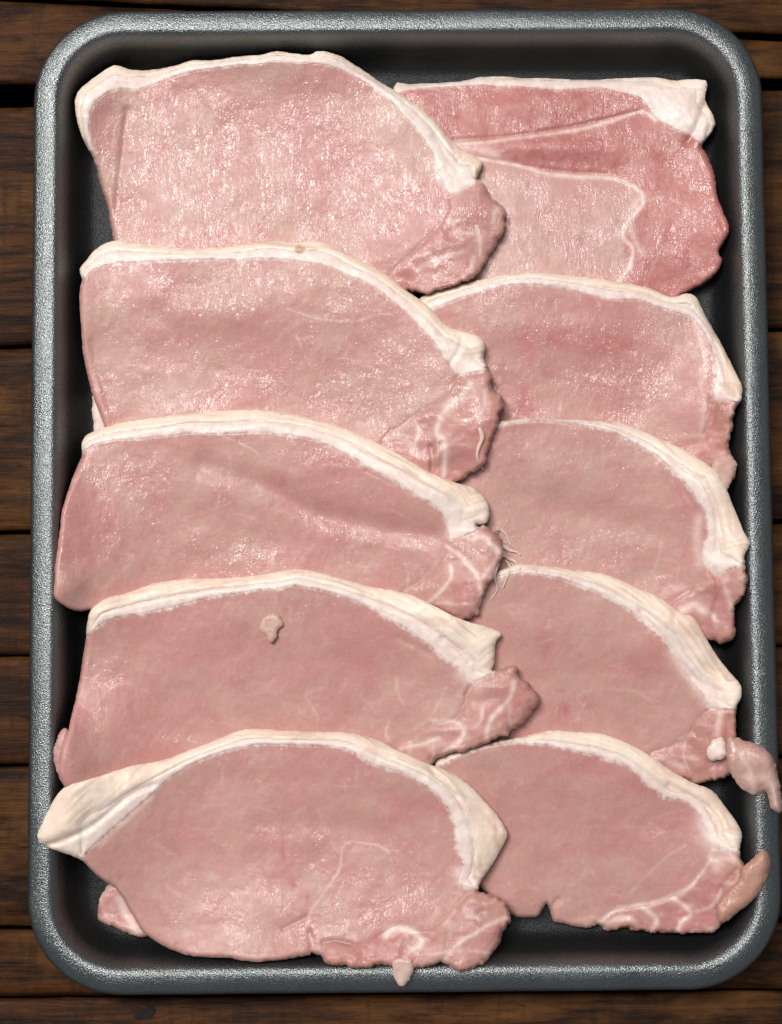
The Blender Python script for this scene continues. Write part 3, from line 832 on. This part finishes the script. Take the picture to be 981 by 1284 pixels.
# L3
lay_chop('pork chop with a long soft dent and frayed fat whiskers at its tail',
    O=[(102,555),(110,544),(133,536),(160,528),(200,523),(233,518),(273,515),(327,514),(354,518),(387,523),(417,531),(447,544),(480,559),(514,578),(540,593),(567,604),(590,611),(607,624),(614,641),(611,655),(598,658),(612,662),(624,670),(630,689),
       (628,705),(622,722),(614,732),(605,759),(600,772),(587,777),(574,774),(540,762),(510,790),(440,810),(300,820),(180,800),(130,780),(115,765),(103,767),(87,764),(68,750),(68,732),(70,702),(75,662),(77,642),(83,621),(93,594),(102,571)],
    F=[(92,580),(103,568),(117,558),(140,552),(177,550),(213,546),(247,543),(287,544),(327,542),(347,544),(377,548),(410,558),(434,569),(457,584),(484,598),(510,613),(534,628),(552,640),(563,660),(562,676),(574,675),(594,665),(618,658)],
    close=[(700,658),(700,460),(50,460),(50,580)],
    tail=[(575,674),(558,685),(552,700),(540,719),(524,732),(505,742),(495,800),(500,860),(700,860),(700,658),(620,660),(597,666)], T=29, red=.09, wet=.35, seed=83, cream_at=.5, tailred=.36,
    lines=[([(560,685),(575,696),(588,709),(600,726),(604,755),(597,772)],3.2,.8),([(598,672),(612,678),(625,692)],5,.9),([(625,700),(612,718),(602,727)],4,.7),([(565,709),(566,722),(560,733),(545,749),(534,758)],2.8,.75),
           ([(557,690),(535,722),(510,740)],1.6,.4),([(480,745),(508,738),(512,718)],1.8,.35),([(342,690),(341,715)],1.8,.35),([(275,545),(310,560),(325,570)],1.6,.4),([(568,655),(572,668),(585,668)],8,.6)],
    creases=[([(255,585),(300,598),(340,610),(390,640),(450,655),(545,672)],15,5.5),([(600,658),(612,664)],3,4),([(460,590),(520,620)],3,1)],
    browns_and_shade=[(72,750,18,14,.12),(625,715,5,15,.3)], spots=[(330,605,50,12,.14),(585,740,14,16,.25),(100,680,30,40,.1)],
    glints=[(290,700,38,24,1.0),(350,690,20,22,.5),(180,620,60,40,.2),(590,690,25,20,.4)], bumps=[(600,635,16,14,4),(85,735,22,20,5)],
    wisps=[([(618,668),(627,664),(636,672),(640,684)],2.4),([(630,684),(640,690),(648,692),(653,696)],3.0),([(628,692),(638,700),(646,704),(653,713)],3.4),([(634,702),(640,712),(636,724),(631,737)],2.6),
           ([(626,706),(620,722),(624,738),(616,752)],2.0)])
# L4
lay_chop('pork chop with a tan gristle scrap on its face and blunt fat end',
    O=[(110,780),(113,768),(120,759),(137,749),(160,744),(193,732),(227,727),(267,725),(327,721),(347,718),(377,714),(404,719),(434,727),(470,737),(507,744),(534,754),(560,767),(587,779),(610,785),(629,795),(622,806),(620,832),(616,843),(627,839),(644,835),(653,847),
       (674,872),(671,885),(657,905),(650,910),(627,925),(594,939),(560,947),(544,953),(520,980),(440,1010),(300,1020),(160,1010),(95,990),(81,987),(72,968),(76,940),(85,917),(88,902),(97,869),(103,832),(108,799)],
    F=[(100,805),(112,795),(127,782),(147,774),(177,769),(210,763),(253,752),(290,745),(327,739),(347,739),(370,735),(400,740),(430,748),(457,759),(484,775),(514,792),(540,812),(560,829),(580,842),(592,854),(614,848),(622,842)],
    close=[(625,838),(700,800),(700,660),(50,660),(50,805)],
    tail=[(618,847),(600,855),(588,870),(570,902),(540,909),(515,925),(495,935),(490,1000),(720,1000),(720,825),(640,830)], T=28, red=.09, wet=.22, seed=97, cream_at=.42, tailred=.34, teeth=3.0, fatlift=1.5, tailbulge=7,
    lines=[([(645,855),(643,868),(637,879),(620,897),(613,910),(611,925)],3.4,.8),([(544,905),(570,905),(582,918),(574,932),(560,942)],3.4,.75),([(504,939),(534,932),(550,925)],2.6,.6),([(497,850),(500,870),(505,882)],2,.35),([(488,905),(484,920),(490,930)],1.8,.4),
           ([(560,860),(540,900),(520,915)],1.4,.3),([(580,845),(597,856)],9,.6)],
    creases=[([(555,800),(575,815),(588,830)],3,3.2),([(585,872),(590,862)],3,4),([(260,820),(330,810),(420,822),(500,850)],24,2.2),([(500,800),(540,820)],5,1.5)],
    browns_and_shade=[(665,880,10,24,.25),(545,780,18,8,.25)], spots=[(470,830,60,20,.10),(575,812,14,5,.2)],
    palepoly=[([(300,840),(420,835),(440,860),(320,870)],.12,14)],
    glints=[(380,760,60,16,.4),(160,810,50,40,.3),(620,860,20,20,.5)], bumps=[(608,808,16,20,4)],
    under=[dict(name='trim_flap', pts=[(77,915),(88,920),(96,960),(98,995),(84,990),(72,970),(67,948),(70,930)], T=22, red=.06, fat=.15, wet=.3, r=12)],
    over=[dict(name='gristle_scrap', pts=[(330,776),(338,770),(350,772),(355,784),(348,792),(346,802),(339,806),(333,796),(325,788)], T=5, fat=.35, cream=1, brown=.4, wet=.8, r=6)])
# L5
lay_chop('lowest pork chop of the left column, thick creamy fat corner resting on the rim',
    O=[(47,1051),(52,1035),(63,1013),(80,988),(117,976),(150,965),(167,960),(200,954),(233,942),(267,929),(300,916),(327,914),(360,916),(404,917),(437,919),(467,925),(487,934),(507,945),(534,957),(560,966),(587,983),(610,1006),(627,1026),(637,1046),
       (630,1063),(617,1086),(606,1102),(600,1117),(617,1123),(634,1133),(640,1146),(632,1173),(627,1186),(614,1200),(594,1215),(570,1216),(557,1210),(540,1211),(520,1214),(500,1212),(487,1211),(444,1213),(407,1208),(402,1200),(390,1198),(370,1201),(327,1206),(310,1205),(283,1201),(253,1200),(227,1195),(200,1183),(180,1169),
       (167,1150),(153,1126),(143,1113),(127,1103),(113,1090),(104,1080),(88,1073),(73,1068),(60,1063)],
    F=[(98,1086),(104,1078),(113,1065),(133,1046),(160,1023),(190,996),(213,976),(240,959),(277,944),(310,937),(327,934),(377,935),(420,937),(444,944),(467,959),(500,968),(524,980),(544,993),(560,1013),(570,1036),(570,1060),(580,1086),(575,1108),(586,1113),(604,1117)],
    close=[(700,1117),(700,860),(10,860),(10,1086)],
    tail=[(600,1117),(584,1124),(572,1140),(556,1153),(538,1165),(515,1163),(500,1160),(480,1170),(462,1182),(437,1184),(417,1181),(404,1196),(395,1260),(720,1260),(720,1117),(620,1115)], T=30, red=.09, wet=.2, seed=103, cream_at=.40, tailred=.30, teeth=2.4, fatlift=2,
    lines=[([(484,1173),(490,1166),(502,1164),(520,1170),(529,1183),(514,1193)],5,.85),([(607,1163),(595,1172),(578,1181),(557,1205)],2.8,.7),([(640,1150),(622,1156),(607,1163)],2.4,.6),([(387,1150),(393,1138),(404,1123),(418,1104),(426,1090),(430,1063),(440,1056),(458,1058),(474,1060),(487,1068)],1.6,.5),
           ([(572,1142),(556,1160)],2,.5),([(388,1150),(384,1170),(395,1180)],2,.4),([(125,1060),(160,1028),(190,1000)],3,.5),([(576,1095),(590,1105)],8,.7),([(395,1188),(380,1165)],2,.4)],
    creases=[([(405,1182),(420,1180),(440,1184)],2.6,4),([(388,1170),(392,1185),(388,1196)],4,3),([(60,1060),(110,1040),(160,1000),(190,985)],4,4),([(540,962),(560,990),(600,1010),(625,1040)],4,2.5),([(330,1030),(420,1035),(480,1045)],16,2.5),([(355,1165),(385,1150)],3,2)],
    spots=[(367,1108,5,6,.75),(356,1072,3,16,.35),(386,1130,3,14,.25),(221,1183,3,3,.5),(465,1020,60,14,.12),(520,1010,30,18,.12)],
    palepoly=[([(200,1080),(330,1060),(360,1150),(260,1180),(190,1140)],.12,20)],
    browns_and_shade=[(505,1185,10,8,.2),(630,1165,6,20,.15)],
    glints=[(545,1128,40,10,.7),(300,960,60,16,.5),(490,1160,40,14,.5)], bumps=[(75,1030,30,24,5),(590,1065,22,30,3)],
    under=[dict(name='trim_flap', pts=[(137,1109),(126,1126),(122,1140),(124,1153),(135,1160),(147,1164),(157,1169),(167,1173),(185,1175),(200,1160),(190,1130),(160,1105)], T=14, red=.42, fat=.1, wet=.6, r=9,
                lines=[([(131,1112),(124,1128)],4,.8),([(150,1128),(158,1148),(172,1168)],6,.8)])],
    over=[dict(name='fat_shred', pts=[(494,1204),(512,1202),(519,1212),(510,1233),(500,1235),(493,1221)], T=6, fat=.5, cream=.2, brown=.1, wet=.8, r=6)])
